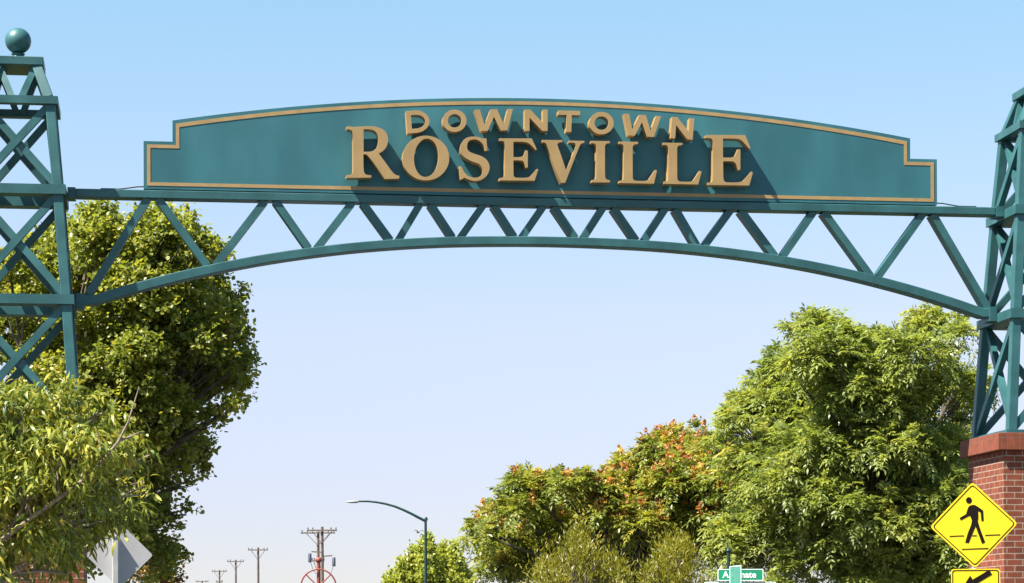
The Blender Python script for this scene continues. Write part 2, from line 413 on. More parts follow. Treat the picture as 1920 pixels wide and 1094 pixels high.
GL['S'] = (840, 245, 10.94, [[E_(790,165),E_(808,415),E_(755,418),C_(725,300),C_(650,220),C_(550,185),C_(440,210),C_(398,290),C_(400,380),C_(450,440),C_(560,485),C_(700,535),C_(800,610),C_(850,710),C_(852,800),C_(800,920),C_(690,1010),C_(550,1040),C_(440,1015),E_(340,970),E_(275,1008),E_(252,1005),E_(225,735),E_(275,735),C_(340,860),C_(430,940),C_(550,970),C_(650,945),C_(705,870),C_(700,775),C_(640,690),C_(520,645),C_(400,590),C_(300,520),C_(250,440),C_(255,320),C_(310,210),C_(400,145),C_(520,125),C_(640,140),E_(710,168)]])
GL['E'] = (930, 250, 10.94, [[E_(70,108),E_(735,110),E_(838,330),E_(815,352),C_(740,270),C_(660,205),C_(560,180),E_(358,178),E_(358,495),E_(480,492),C_(545,475),C_(575,430),E_(600,352),E_(655,362),E_(655,705),E_(605,708),C_(580,620),C_(550,575),C_(480,560),E_(358,558),C_(362,840),C_(380,895),C_(430,915),E_(600,918),C_(680,900),C_(740,840),E_(835,735),E_(870,745),E_(795,978),E_(72,972),E_(72,922),C_(140,912),C_(172,880),C_(178,800),C_(182,300),C_(170,190),C_(140,165),E_(70,155)]])
GL['V'] = (1010, 250, 10.94, [[E_(72,140),E_(490,145),E_(488,185),C_(430,192),C_(392,220),C_(395,270),C_(470,480),E_(562,760),C_(650,560),C_(735,340),C_(760,250),C_(735,205),E_(622,192),E_(622,155),E_(940,160),E_(938,200),C_(880,215),C_(840,270),C_(760,470),E_(545,1020),E_(460,1020),C_(330,700),C_(200,330),C_(160,230),C_(130,200),E_(75,188)]])
GL['I'] = (1010, 250, 10.94, [[E_(1070,160),E_(1460,165),E_(1458,208),C_(1400,215),C_(1372,245),C_(1362,320),C_(1364,840),C_(1375,920),C_(1405,955),E_(1465,968),E_(1462,1015),E_(1085,1010),E_(1085,965),C_(1145,952),C_(1172,915),C_(1180,830),C_(1182,330),C_(1175,255),C_(1145,215),E_(1070,205)]])
GL['L'] = (1150, 255, 10.94, [[E_(110,118),E_(510,125),E_(508,170),C_(440,180),C_(405,215),C_(398,300),C_(400,800),C_(412,890),C_(460,922),E_(640,928),C_(710,905),C_(770,830),E_(860,698),E_(898,712),E_(835,985),E_(115,970),E_(115,925),C_(175,912),C_(205,880),C_(212,800),C_(215,300),C_(208,210),C_(180,175),E_(112,165)]])
GL['M'] = (1230, 255, 10.94, [[E_(138,142),E_(545,148),E_(542,190),C_(475,200),C_(442,235),C_(436,320),C_(438,820),C_(450,905),C_(500,938),E_(680,945),C_(750,925),C_(810,850),E_(895,718),E_(938,735),E_(868,1000),E_(160,988),E_(160,942),C_(215,930),C_(245,898),C_(252,820),C_(255,320),C_(246,235),C_(215,195),E_(142,188)]])
GL['F'] = (1310, 245, 9.945, [[E_(125,92),C_(200,85),E_(270,85),E_(870,88),E_(968,325),E_(945,345),C_(870,260),C_(790,180),C_(690,155),E_(455,152),E_(455,505),E_(590,508),C_(660,490),C_(690,440),E_(725,352),E_(780,358),E_(780,730),E_(735,740),C_(705,650),C_(665,590),C_(590,575),E_(458,575),C_(462,860),C_(480,940),C_(530,968),E_(720,970),C_(810,950),C_(870,890),E_(985,765),E_(1012,790),E_(945,1028),E_(165,1018),E_(165,975),C_(225,965),C_(258,930),C_(265,860),C_(268,300),C_(262,190),C_(225,150),E_(128,140)]])
def oval(cx, cy, rx, ry, n=48): return [(cx + rx*math.cos(2*math.pi*k/n), cy + ry*math.sin(2*math.pi*k/n)) for k in range(n)]
def put_letter(cpx):
    pts = [[UZ(x, y, LF) for x, y in c] for c in cpx]
    allp = [p for c in pts for p in c]
    cu = sum(p[0] for p in allp) / len(allp); cz = sum(p[1] for p in allp) / len(allp)
    me = fill_mesh('letter', [[(u - cu, z - cz) for u, z in c] for c in pts], LB - LF, 0.002)
    o = link_mesh('letter', me, M_GOLD, board, (cu - UC, (LF + LB) / 2, zb_(cz)))
    return o
for g in 'RSEVILMF':
    x0, y0, sc, cs = GL[g]
    put_letter([[(x0 + x/sc, y0 + y/sc) for x, y in smooth_contour(c)] for c in cs])
put_letter([oval(740 + 583/9.945, 240 + 565/9.945, 437/9.945, 418/9.945), [(740 + (590 + 227*math.cos(a) - 18*math.sin(a))/9.945, 240 + (560 + 358*math.sin(a) + 5*math.cos(a))/9.945) for a in np.linspace(0, 2*math.pi, 48, endpoint=False)]])
# upper word: block letters w x h in px, standing on a gentle arc
def blk(ch, w, h):
    s = 0.215 * h
    if ch == 'D':
        def arc(r, x0): return [(x0 + (w - x0 - (h/2 - r)) * math.sin(a), -r*math.cos(a)) for a in np.linspace(0, math.pi, 20)]
        o = [(-0, -h/2)] + arc(h/2, w*0.38) + [(0, h/2)]
        i = [(s, -h/2 + s*.9)] + arc(h/2 - s*.9, w*0.40) + [(s, h/2 - s*.9)]
        return [[(x - w/2, y) for x, y in o], [(x - w/2, y) for x, y in i]]
    if ch == 'O': return [oval(0, 0, w/2, h/2), oval(0, 0, w/2 - s*1.1, h/2 - s*.93)]
    if ch == 'T': return [[(-w/2,-h/2),(w/2,-h/2),(w/2,-h/2+s*.95),(s*.58,-h/2+s*.95),(s*.58,h/2),(-s*.58,h/2),(-s*.58,-h/2+s*.95),(-w/2,-h/2+s*.95)]]
    if ch == 'N': return [[(-w/2,-h/2),(-w/2+s*1.2,-h/2),(w/2-s*1.05,h/2-s*1.75),(w/2-s*1.05,-h/2),(w/2,-h/2),(w/2,h/2),(w/2-s*1.2,h/2),(-w/2+s*1.05,-h/2+s*1.75),(-w/2+s*1.05,h/2),(-w/2,h/2)]]
    if ch == 'W':
        q = w*0.255; t = s*1.15
        return [[(-w/2,-h/2),(-w/2+t,-h/2),(-q+t*.05,h/2-s*1.35),(-t*.62,-h/2),(t*.62,-h/2),(q-t*.05,h/2-s*1.35),(w/2-t,-h/2),(w/2,-h/2),(q+t*.62,h/2),(q-t*.62,h/2),(0,-h/2+s*1.6),(-q+t*.62,h/2),(-q-t*.62,h/2)]]
for ch, cx, cy, w, h, ang in (('D',784,228.3,43,42,-4),('O',852.5,227,45,42,-3),('W',926.5,225.5,72,40,-1.5),('N',1005.5,226,43,40,0),('T',1067,228,41,40,1.5),('O',1128,231.3,46,42,2.5),('W',1203.5,236,70,40,4),('N',1279.5,241,42,40,4.5)):
    c, s = math.cos(R(ang)), math.sin(R(ang))
    put_letter([[(cx + x*c - y*s, cy + x*s + y*c) for x, y in cc] for cc in blk(ch, w, h)])

# ------------------------------------------------------------------ pedestrian crossing sign
SY = 32.4; sc = SY / F
c0 = P(1827, 985, SY)
ps = thing('crossing_sign', 'yellow diamond crossing sign with black walking figure in front of the brick pier', 'road sign', (c0.x, c0.y + .05, 0.13), R(-10))
zc = c0.z - 0.13
def rounded(poly, r, n=5):
    out = []; m_ = len(poly)
    for i in range(m_):
        p, a, b = Vector(poly[i]), Vector(poly[i-1]), Vector(poly[(i+1) % m_])
        u1, u2 = (a - p).normalized(), (b - p).normalized()
        p1, p2 = p + u1*r, p + u2*r
        for k in range(n + 1):
            t = k / n; q = p1*(1-t)**2 + p*2*t*(1-t) + p2*t*t; out.append((q.x, q.y))
    return out
def ring_strip(p1, p2, y, th=0.004):
    m = MB(); n = len(p1)
    m.add([(x, y, z) for x, z in p1] + [(x, y, z) for x, z in p2] + [(x, y+th, z) for x, z in p1] + [(x, y+th, z) for x, z in p2],
          [f for i in range(n) for f in ((i, (i+1) % n, (i+1) % n + n, i + n), (i, i + 2*n, (i+1) % n + 2*n, (i+1) % n), (i + n, (i+1) % n + n, (i+1) % n + 3*n, i + 3*n))])
    return m
TL = R(1.6)
def rt(pts): return [(x*math.cos(TL) + -z*math.sin(TL)*1, zc + x*math.sin(TL) + z*math.cos(TL)) for x, z in pts]
hd = 0.548
dia = lambda d, r: rounded([(0, d), (d, 0), (0, -d), (-d, 0)], r)
panel = MB().prism(rt(dia(hd, .05)), -.052, -.048).build('sign_panel', M_YELLOW, ps)
ring_strip(rt(dia(hd - .030, .045)), rt(dia(hd - .046, .04)), -.0555, .003).build('border', M_BLACK, panel)
def sg(x, y):   # photo detail px (3.483 per photo px) to sign metres
    return ((x/3.483 + 1740 - 1827) * sc * 1.0, -(y/3.483 + 780 - 985) * sc)
body = [C_(270,600),C_(285,585),C_(310,582),E_(332,594),E_(366,620),E_(368,688),E_(353,690),E_(350,634),E_(333,622),C_(334,660),E_(330,690),C_(345,745),E_(373,828),E_(352,838),C_(330,770),E_(314,722),C_(295,765),E_(267,830),E_(244,826),C_(265,760),C_(285,715),E_(292,682),C_(284,660),E_(280,652),E_(268,656),E_(220,680),E_(213,664),E_(256,640)]
def flat(contours, name, mat, par, y=-.0555, th=.003):
    m = MB()
    for c in contours:
        me = fill_mesh('x', [c], th); k = len(m.v)
        m.add([(v.co.x, v.co.y + y, v.co.z) for v in me.vertices], [tuple(p.vertices) for p in me.polygons]); bpy.data.meshes.remove(me)
    return m.build(name, mat, par)
flat([rt([sg(x, y) for x, y in smooth_contour(body, 4)]), rt([sg(*p) for p in oval(277, 551, 19, 21, 24)])], 'walking_figure', M_BLACK, panel)
bar = lambda x0, x1, y: rt([sg(x0, y-3), sg(x1, y-3), sg(x1, y+3), sg(x0, y+3)])
flat([bar(145, 238, 781), bar(291, 320, 783), bar(374, 470, 783), bar(222, 392, 869)], 'crosswalk_lines', M_BLACK, panel)
pz = zc - (1067 - 985) * sc; pw = 0.305; px_ = (1830 - 1827) * sc; ph = 0.31
rect = lambda d, r: rounded([(px_-pw+d, pz-d), (px_+pw-d, pz-d), (px_+pw-d, pz-ph+d), (px_-pw+d, pz-ph+d)], r)
plq = MB().prism(rect(0, .04), -.052, -.048).build('arrow_plaque', M_YELLOW, ps)
ring_strip(rect(.014, .035), rect(.026, .03), -.0555, .003).build('border', M_BLACK, plq)
am = Vector((px_, pz - ph/2)); dr = Vector((-0.86, -0.51)).normalized(); nr = Vector((-dr.y, dr.x))
ar = [(am + dr*a + nr*b) for a, b in ((-.22,.035),(.02,.035),(.02,.095),(.21,0),(.02,-.095),(.02,-.035),(-.22,-.035))]
flat([[(p.x, p.y) for p in ar]], 'arrow', M_BLACK, plq)
MB().box(-.025, .025, -.045, .005, -.13, zc + hd - .12).build('post', M_GALV, ps)

# ------------------------------------------------------------------ back of a diamond sign on the left
BY = 44.0
c1 = P(224, 1041, BY)
bs = thing('road_sign', 'grey back of a diamond road sign on a pale post beside shaded brick', 'road sign', (c1.x, c1.y, 0.13), R(12))
zc1 = c1.z - .13
MB().prism([(x, zc1 + z) for x, z in dia(0.575, .04)], 0.06, 0.065).build('sign_panel', M_ALU, bs)
MB().box(-.12, -.02, -.045, .055, -.13, zc1 + .30).build('post', M_GALV, bs, bevel=0.01)
MB().box(-.13, -.01, -.055, .0585, zc1 + .3, zc1 + .325).build('post_cap', M_GALV, bs)

# ------------------------------------------------------------------ street name sign
GY = 46.0; gs = GY / F
c2 = P(1378, 1078, GY)
sn = thing('street_name_sign', 'green street name blades on a pole in front of the tall leafy tree', 'street sign', (c2.x, c2.y, 0.13), R(2))
zg = c2.z - .13
def text_mesh(body_, size, name='lettering'):
    cu = bpy.data.curves.new(name, 'FONT'); cu.body = body_; cu.size = size; cu.align_x = 'LEFT'; cu.align_y = 'CENTER'; cu.extrude = 0.0015; cu.offset = 0.004
    ob = bpy.data.objects.new(name, cu); COL.objects.link(ob)
    dg = bpy.context.evaluated_depsgraph_get(); dg.update()
    me = bpy.data.meshes.new_from_object(ob.evaluated_get(dg)); bpy.data.objects.remove(ob); bpy.data.curves.remove(cu)
    me.transform(Matrix(((1,0,0,0),(0,0,-1,0),(0,1,0,0),(0,0,0,1)))); me.name = name
    return me
def blade(x0, x1, z0, z1, y, name, mat):
    rr = lambda d: rounded([(x0+d, z0+d), (x1-d, z0+d), (x1-d, z1-d), (x0+d, z1-d)], .025)
    b = MB().prism(rr(0), y, y + .004).build(name, mat, sn)
    ring_strip(rr(.004), rr(.018), y - .003, .0025).build('border', M_WHITE, b)
    return b
bx0, bx1 = (1345 - 1378) * gs, (1432 - 1378) * gs
b1 = blade(bx0, bx1, zg - 12*gs, zg + 11*gs, 0.0, 'name_blade', M_SIGNGREEN)
for txt, px in (('A', 1355), ('nate', 1389)):
    me = text_mesh(txt, 0.16); o = link_mesh('lettering', me, M_WHITE, b1, ((px - 1378) * gs, -.002, zg - .5*gs))
b2 = blade((1320 - 1378) * gs, (1456 - 1378) * gs, zg - 36*gs, zg - 13*gs, 0.02, 'name_blade', M_SIGNGREEN)
# the crossing blade, seen almost end on
cb = MB(); a = R(-79.5); L = 0.66; d = Vector((math.cos(a), math.sin(a), 0)); st = Vector((-.09, -0.06, 0))
pa, pb = st, st + d * L
cb.beam((pa + Vector((0,0,zg - .02))), (pb + Vector((0,0,zg - .02))), 0.34, 0.012, side=Vector((-d.y, d.x, 0)))
cbo = cb.build('cross_blade', M_SIGNLIT, sn)
up_ = Vector((0, 0, 1)); nb = Vector((d.y, -d.x, 0)) * 0.009; zc_ = zg - .02
eb = MB()
for p_, q_ in (((pa, .164), (pb, .164)), ((pa, -.164), (pb, -.164)), ((pa, -.17), (pa, .17)), ((pb, -.17), (pb, .17))):
    eb.beam(p_[0] + nb + up_*(zc_ + p_[1]), q_[0] + nb + up_*(zc_ + q_[1]), .022 if p_[0] is q_[0] else .013, .003, side=nb)
eb.build('border', M_WHITE, cbo)
MB().tube([(-.11, .05, -.13), (-.11, .05, zg + 43*gs)], [.038, .032], 12).build('post', M_POLE, sn)
MB().lathe([(.035, 0), (.05, .02), (.03, .05), (.008, .08)], (-.11, .05, zg + 43*gs), 12).build('post_cap', M_POLE, sn)

# ------------------------------------------------------------------ street lamp far down the road
LY = 150.0
pt = P(798, 976, LY); lamp = thing('street_lamp', 'tall dark green street lamp with a long curved arm before the small far tree', 'street lamp', (pt.x, LY, 0))
def LP(px, py, dy=0): q = P(px, py, LY); return (q.x - pt.x, dy, q.z)
MB().tube([(0, 0, 0), (0, 0, pt.z)], [.12, .075], 12).build('pole', M_POLE, lamp)
MB().lathe([(.09, 0), (.10, .12), (.06, .2), (.01, .22)], (0.03, 0, pt.z - .02), 12).build('pole_cap', M_POLE, lamp)
arm = [LP(*q) for q in ((797,977),(785,971),(770,963),(755,956),(740,950),(722,945),(705,942),(690,940.5),(672,940.5))]
MB().tube(arm, [.085,.08,.075,.07,.065,.062,.058,.055,.05], 10).build('arm', M_POLE, lamp)
h0 = Vector(LP(673, 941)); h1 = Vector(LP(649, 941.5))
MB().tube([h0, h0.lerp(h1, .2), h0.lerp(h1, .6), h1], [.05, .09, .085, .03], 10).build('lamp_head', M_LAMP, lamp)

# ------------------------------------------------------------------ utility poles
def make_pole(px, py, Y, arms, label, extra=False):
    q = P(px, py, Y); t = thing('utility_pole', label, 'utility pole', (q.x, Y, 0), 0, 'utility poles receding along the street')
    MB().tube([(0, 0, 0), (0, 0, q.z)], [.15, .105], 10).build('pole', M_WOOD, t)
    for dz, w, yy in arms:
        ca = MB().box(-w/2, w/2, -.22, -.14, q.z - dz - .055, q.z - dz + .055).build('crossarm', M_WOODPALE, t)
        for k in (-.46, -.3, .3, .46):
            MB().lathe([(.03, 0), (.045, .06), (.05, .1), (.03, .16)], (w*k, -.18, q.z - dz + .07), 8).build('insulator', M_GREY, ca)
        for s in (-1, 1):
            MB().beam((s*w*.33, -.13, q.z - dz - .07), (s*.03, -.14, q.z - dz - .95), .05, .03).build('arm_brace', M_WOOD, t)
    if extra:
        for s, dz, w in ((-1, 1.9, .8), (1, 2.2, .75)):
            MB().beam((0, 0, q.z - dz), (s*w, 0, q.z - dz + .05), .09, .09).build('bracket', M_WOOD, t)
            MB().lathe([(.1, 0), (.13, .03), (.13, .62), (.1, .66), (.02, .7)], (s*w*1.15, -.05, q.z - dz - .75), 12).build('transformer', M_GREY, t)
            pts = [(s*w*1.1, 0, q.z - dz - .7), (s*w*.8, 0, q.z - dz - 1.4), (s*.12, 0, q.z - dz - 1.9)]
            MB().tube(pts, .018, 6).build('wire', M_DARK, t)
    return t
make_pole(604, 988, 190, [(.28, 2.25, 0)], 'dark wooden utility pole with transformers and topmost crossarm behind the red wheel', True)
make_pole(596.5, 997, 200, [(.12, 2.7, 0), (2.3, 1.0, 0)], 'thinner brown utility pole just left of the pole with transformers')
make_pole(484, 1027, 255, [(.25, 2.0, 0)], 'bare utility pole with one crossarm, tallest of those left of the red wheel')
make_pole(442, 1050, 300, [(.2, 2.0, 0)], 'slim utility pole with one crossarm, second tallest left of the red wheel')
make_pole(411.5, 1069, 340, [(.2, 2.0, 0), (1.6, .9, 0)], 'faint utility pole with short lower arm, third left of the red wheel')
make_pole(379, 1089, 390, [(.15, 2.0, 0)], 'farthest utility pole, only its crossarm showing beside the dark foliage')

# ------------------------------------------------------------------ red wheel on a post
WY = 120.0; ws = WY / F
c3 = P(597.5, 1101, WY)
wh = thing('wheel_monument', 'red iron spoked wheel mounted on a red post below the utility poles', 'wheel monument', (c3.x, WY, 0))
r_ = 33.0 * ws
MB().tube([(0, 0, 0), (0, 0, c3.z + 46*ws)], [.11, .085], 12).build('post', M_RUST, wh)
MB().lathe([(.06, 0), (.13, .06), (.16, .14), (.13, .23), (.05, .28)], (0, 0, c3.z + 45*ws), 14).build('post_finial', M_RUST, wh)
pts = [(r_*math.cos(a), -.16, c3.z + r_*math.sin(a)) for a in np.linspace(0, 2*math.pi, 49)]
rim = MB().tube(pts, .04, 8, cap=False).build('wheel_rim', M_RUST, wh)
for k in range(8):
    a = math.pi/8 + k*math.pi/4 + math.pi/8
    if k in (1, 5): continue
    MB().tube([(.12*math.cos(a), -.16, c3.z + .12*math.sin(a)), (r_*math.cos(a), -.16, c3.z + r_*math.sin(a))], .032, 8).build('spoke', M_RUST, wh)
MB().lathe([(.14, -.08), (.17, -.05), (.17, .05), (.14, .08)], (0, -.16, c3.z), 14).build('hub', M_RUST, wh)

# ------------------------------------------------------------------ a bird in the sky near the lamp
q = P(784, 998, 110)
bd = thing('bird', 'small grey and white bird flying just left of the street lamp pole', 'bird', q)
MB().lathe([(.004, -.14), (.035, -.09), (.055, 0), (.04, .07), (.03, .1), (.028, .13), (.006, .17)], (0, 0, 0), 10).build('body', M_BIRD, bd).rotation_euler = (R(80), 0, R(35))
for s in (-1, 1):
    MB().add([(0, .04, .02), (0, -.05, .02), (s*.16, -.04, .09), (s*.3, -.03, .02), (s*.16, .05, .09), (0, .04, .03), (0, -.05, .03), (s*.16, -.04, .1), (s*.3, -.03, .03), (s*.16, .05, .1)],
             [(0,1,2,4),(4,2,3),(5,9,7,6),(9,8,7),(1,6,7,2),(2,7,8,3),(3,8,9,4),(4,9,5,0),(0,5,6,1)]).build('wing', M_BIRD, bd).rotation_euler = (0, 0, R(35))

# ------------------------------------------------------------------ trees
def unit(v): return v / np.maximum(np.linalg.norm(v, axis=-1, keepdims=True), 1e-9)
def rand_dir(n): return unit(rng.normal(size=(n, 3)))
LEAF = {   # local x along, y across, z up
 'broad': (np.array([(0,0,0),(.3,.40,.07),(.72,.30,.04),(1,0,-.08),(.72,-.30,.04),(.3,-.40,.07)]), [(0,1,2,3),(0,3,4,5)]),
 'lance': (np.array([(0,0,0),(.35,.095,.05),(.7,.08,-.07),(1,0,-.36),(.7,-.08,-.07),(.35,-.095,.05)]), [(0,1,5),(1,2,4,5),(2,3,4)]),
 'leaflet': (np.array([(0,0,0),(.45,.17,.02),(1,0,-.10),(.45,-.17,.02)]), [(0,1,2,3)]),
 'fine': (np.array([(0,0,0),(.5,.09,0),(1,0,0),(.5,-.09,0)]), [(0,1,2,3)]),
}
def leaves_mesh(name, kind, pos, dr, up, size, tint):
    T, faces = LEAF[kind]; n = len(pos); k = len(T)
    x = unit(dr); y = unit(np.cross(up, x)); z = np.cross(x, y)
    V = pos[:, None, :] + size[:, None, None] * (T[None, :, 0:1]*x[:, None, :] + T[None, :, 1:2]*y[:, None, :] + T[None, :, 2:3]*z[:, None, :])
    me = bpy.data.meshes.new(name)
    me.vertices.add(n*k); me.vertices.foreach_set('co', V.reshape(-1).astype(np.float32))
    lens = np.array([len(f) for f in faces]); loopt = np.concatenate([np.array(f) for f in faces])
    loops = (loopt[None, :] + (np.arange(n)*k)[:, None]).reshape(-1)
    starts0 = np.concatenate([[0], np.cumsum(lens)[:-1]]); tot = lens.sum()
    starts = (starts0[None, :] + (np.arange(n)*tot)[:, None]).reshape(-1)
    me.loops.add(len(loops)); me.loops.foreach_set('vertex_index', loops.astype(np.int32))
    me.polygons.add(len(starts)); me.polygons.foreach_set('loop_start', starts.astype(np.int32))
    me.polygons.foreach_set('loop_total', np.tile(lens, n).astype(np.int32))
    at = me.attributes.new('tint', 'FLOAT', 'POINT'); at.data.foreach_set('value', np.repeat(np.clip(tint, 0, 1), k).astype(np.float32))
    me.update(calc_edges=True); me.validate()
    return me
def shoots(lobes, dens, nsub=14, subr=.37, down=.55, inner=.12):
    """points and outward directions over clumpy lobes [(centre, radii)]"""
    ps, ds, ts = [], [], []
    for c, r in lobes:
        c = np.array(c); r = np.array(r); rm = r.mean()
        sub = rand_dir(nsub); sub[:, 2] = np.where(sub[:, 2] < -.3, -sub[:, 2]*.6, sub[:, 2])
        for s in np.vstack([sub, [[0, 0, 0]]]):
            k0 = dens * (subr*rm)**2 * 9
            sr = r * subr * rng.uniform(.7, 1.15) if s.any() else r * .6
            n = rng.poisson(k0)
            d = rand_dir(n); keep = (d[:, 2] > -.25) | (rng.random(n) > down); d = d[keep]
            rad = np.where(rng.random(len(d)) < inner, rng.uniform(.3, .8, len(d)), np.where(rng.random(len(d)) < .08, rng.uniform(1.1, 1.6, len(d)), rng.uniform(.82, 1.12, len(d))))
            ps.append(c + s*r*.80*rng.uniform(.8, 1.1) + d*sr*rad[:, None]); ds.append(unit(d*.8 + s*.5 + np.array([0, 0, .15])))
            ts.append(np.full(len(d), rng.normal(0, .13)))
    return np.vstack(ps), np.vstack(ds), np.concatenate(ts)
def rep(a, k): return np.repeat(a, k, axis=0)
def crown_broad(sh, k=13, spread=.16, size=(.085, .12), kind='broad', droop=0.0, upb=.75):
    p, d, t = sh; n = len(p)*k
    D = rep(d, k); along = rng.uniform(-.1, 1, (n, 1))
    pos = rep(p, k) + D*along*spread*1.3 + rng.normal(size=(n, 3))*spread*.5
    dr = unit(D*.5 + rand_dir(n)*.9 + np.array([0, 0, -droop]))
    up = unit(np.array([0, 0, upb]) + rand_dir(n)*.75 + D*.35)
    tint = .5 + rep(t, k) + rng.normal(0, .16, n)
    return kind, pos, dr, up, rng.uniform(*size, n), tint
def crown_pinnate(sh, fronds=6, pairs=6, L=(.28, .46), size=(.085, .12)):
    p, d, t = sh; n = len(p)*fronds
    D = rep(d, fronds); f = unit(D*.75 + rand_dir(n)*1.0 + np.array([0, 0, .12])); ln = rng.uniform(*L, n)
    pos, dr, up, tt = [], [], [], []
    side = unit(np.cross(f, np.array([0, 0, 1.0]) + rng.normal(size=(n, 3))*.25)); nrm = np.cross(side, f)
    base = rep(p, fronds); T = .5 + rep(t, fronds) + rng.normal(0, .10, n)
    for j in range(pairs + 1):
        s = .22 + .78*j/pairs
        q = base + f*(ln*s)[:, None] + np.array([0, 0, -1.0])*(ln*.34*s*s)[:, None]
        tang = unit(f + np.array([0, 0, -.7])*s)
        if j == pairs: pos.append(q); dr.append(tang); up.append(nrm); tt.append(T); continue
        for sg_ in (-1, 1):
            pos.append(q); dr.append(unit(tang*.55 + side*sg_ + np.array([0, 0, -.15]) + rng.normal(size=(n, 3))*.2)); up.append(unit(nrm + rng.normal(size=(n, 3))*.25)); tt.append(T + rng.normal(0, .07, n))
    pos = np.vstack(pos)
    return 'leaflet', pos, np.vstack(dr), np.vstack(up), rng.uniform(*size, len(pos)), np.concatenate(tt)
def lobe_list(rows, Y, dy):
    out = []
    for row in rows:
        px, py, r = row[:3]; yy = Y + (row[3] if len(row) > 3 else rng.uniform(-dy, dy)); rm = r*yy/F
        out.append((tuple(P(px, py, yy)), (rm, rm, rm*.92)))
    return out
def limbs(mb, base, lobes, fork, r0):
    """tapered trunk from base to fork, limbs to the lobes"""
    base, fork = Vector(base), Vector(fork)
    tr = [base.lerp(fork, t) + Vector((math.sin(t*5)*.06, math.cos(t*4)*.06, 0)) for t in (0, .25, .5, .75, 1)]
    mb.tube([base + Vector((0, 0, -.1))] + tr, [r0*1.35, r0*1.15, r0, r0*.93, r0*.88, r0*.8], 12)
    for c, r in lobes:
        c = Vector(c); d = c - fork; mid = fork + d*.5 + Vector((rng.uniform(-.2, .2), rng.uniform(-.2, .2), d.length*.10))
        q = r0*.5
        mb.tube([fork - Vector((0, 0, .15)), fork + d*.2 + Vector((0, 0, d.length*.08)), mid, c + Vector((0, 0, r[2]*.2))], [q, q*.7, q*.42, .012], 7)
        for k in range(3):
            e = c + Vector(rand_dir(1)[0] * np.array(r) * .8)
            mb.tube([mid.lerp(c, .4), mid.lerp(e, .6) + Vector((0, 0, .1)), e], [q*.3, .02, .008], 5)
def make_tree(name, label, cat, rows, Y, dy, base_px, fork, r0, crown_fn, mat, dens, bark, group=None, lobes=None, **kw):
    lobes = lobes or lobe_list(rows, Y, dy)
    bx = P(base_px, 1100, Y).x
    t = thing(name, label, cat, (bx, Y, 0), 0, group)
    off = np.array([bx, Y, 0])
    sh = shoots(lobes, dens, **kw)
    kind, pos, dr, up, size, tint = crown_fn(sh)
    me = leaves_mesh('crown', kind, pos - off, dr, up, size, tint); link_mesh('crown', me, mat, t)
    mb = MB(); limbs(mb, (0, 0, 0), [((c[0]-bx, c[1]-Y, c[2]), r) for c, r in lobes], (fork[0], fork[1], fork[2]), r0)
    mb.build('trunk', bark, t)
    print(name, 'leaves', len(pos))
    return t, sh

M_LF1 = leaf_mat('broad_leaf', [(0, (.08, .115, .02)), (.35, (.17, .205, .032)), (.65, (.28, .30, .048)), (.92, (.39, .36, .065)), (1, (.38, .24, .05))], .5)
M_LF2 = leaf_mat('long_leaf', [(0, (.06, .095, .015)), (.4, (.15, .185, .026)), (.75, (.32, .31, .045)), (1, (.46, .34, .06))], .33, spec=.3)
M_LF3 = leaf_mat('feather_leaf', [(0, (.11, .16, .038)), (.4, (.215, .265, .064)), (.75, (.32, .355, .095)), (1, (.42, .37, .085))], .5)
M_LF4 = leaf_mat('dark_feather_leaf', [(0, (.08, .125, .028)), (.4, (.185, .23, .046)), (.75, (.32, .32, .06)), (1, (.42, .34, .06))], .48)
M_POD = leaf_mat('orange_seed_pod', [(0, (.36, .12, .035)), (.5, (.50, .225, .06)), (1, (.52, .36, .09))], .35)
M_LF5 = leaf_mat('yellow_green_leaf', [(0, (.12, .135, .012)), (.5, (.22, .215, .02)), (1, (.34, .28, .035))], .45)
M_LF6 = leaf_mat('far_leaf', [(0, (.20, .25, .045)), (.5, (.33, .37, .065)), (1, (.42, .40, .08))], .45)
M_LF7 = leaf_mat('russet_leaf', [(0, (.12, .06, .02)), (.5, (.20, .12, .03)), (1, (.38, .29, .03))], .35)

left_rows = [(190,405,26),(165,440,28),(330,435,24),(385,470,24),(445,600,22),(455,705,20),(425,770,24),(390,790,22),(380,850,16),(352,905,16),(343,960,14),(190,435,42),(140,500,80),(230,490,95),(320,480,85),(365,500,55),(395,560,65),(300,590,100),(190,610,100),(95,560,60),(15,560,60),(20,520,50),(85,500,42),(-40,640,90),(70,680,60),(425,645,48),(445,690,30),(395,725,65),(330,740,95),(230,740,110),(295,850,64),(335,806,46),(210,880,110),(272,940,52),(288,985,38),(240,1010,80),(325,1050,22),(120,760,100),(80,880,110),(110,1020,110),(-60,800,120),(-90,960,120),(260,1060,70),
             (180,480,65,-1.5),(260,560,75,-1.6),(150,620,65,-1.6),(330,570,55,-1.4),(250,680,75,-1.8),(345,660,55,-1.5),(290,610,65,-1.7),(385,640,45,-1.2),(200,800,75,-1.8),(300,780,60,-1.5),(215,720,60,-2.0),(290,440,40,-.8),(120,520,90,2.2),(280,560,120,2.4),(200,720,150,2.4),(350,640,90,1.8),(250,880,120,2.0)]
make_tree('broadleaf_tree', 'big yellow green leafy tree rising behind the left lattice tower', 'tree', left_rows, 50, 1.7, 60, (0.2, 0, 2.6), .24, lambda s: crown_broad(s, 15, .12, (.07, .112)), M_LF1, 25, M_BARKD)
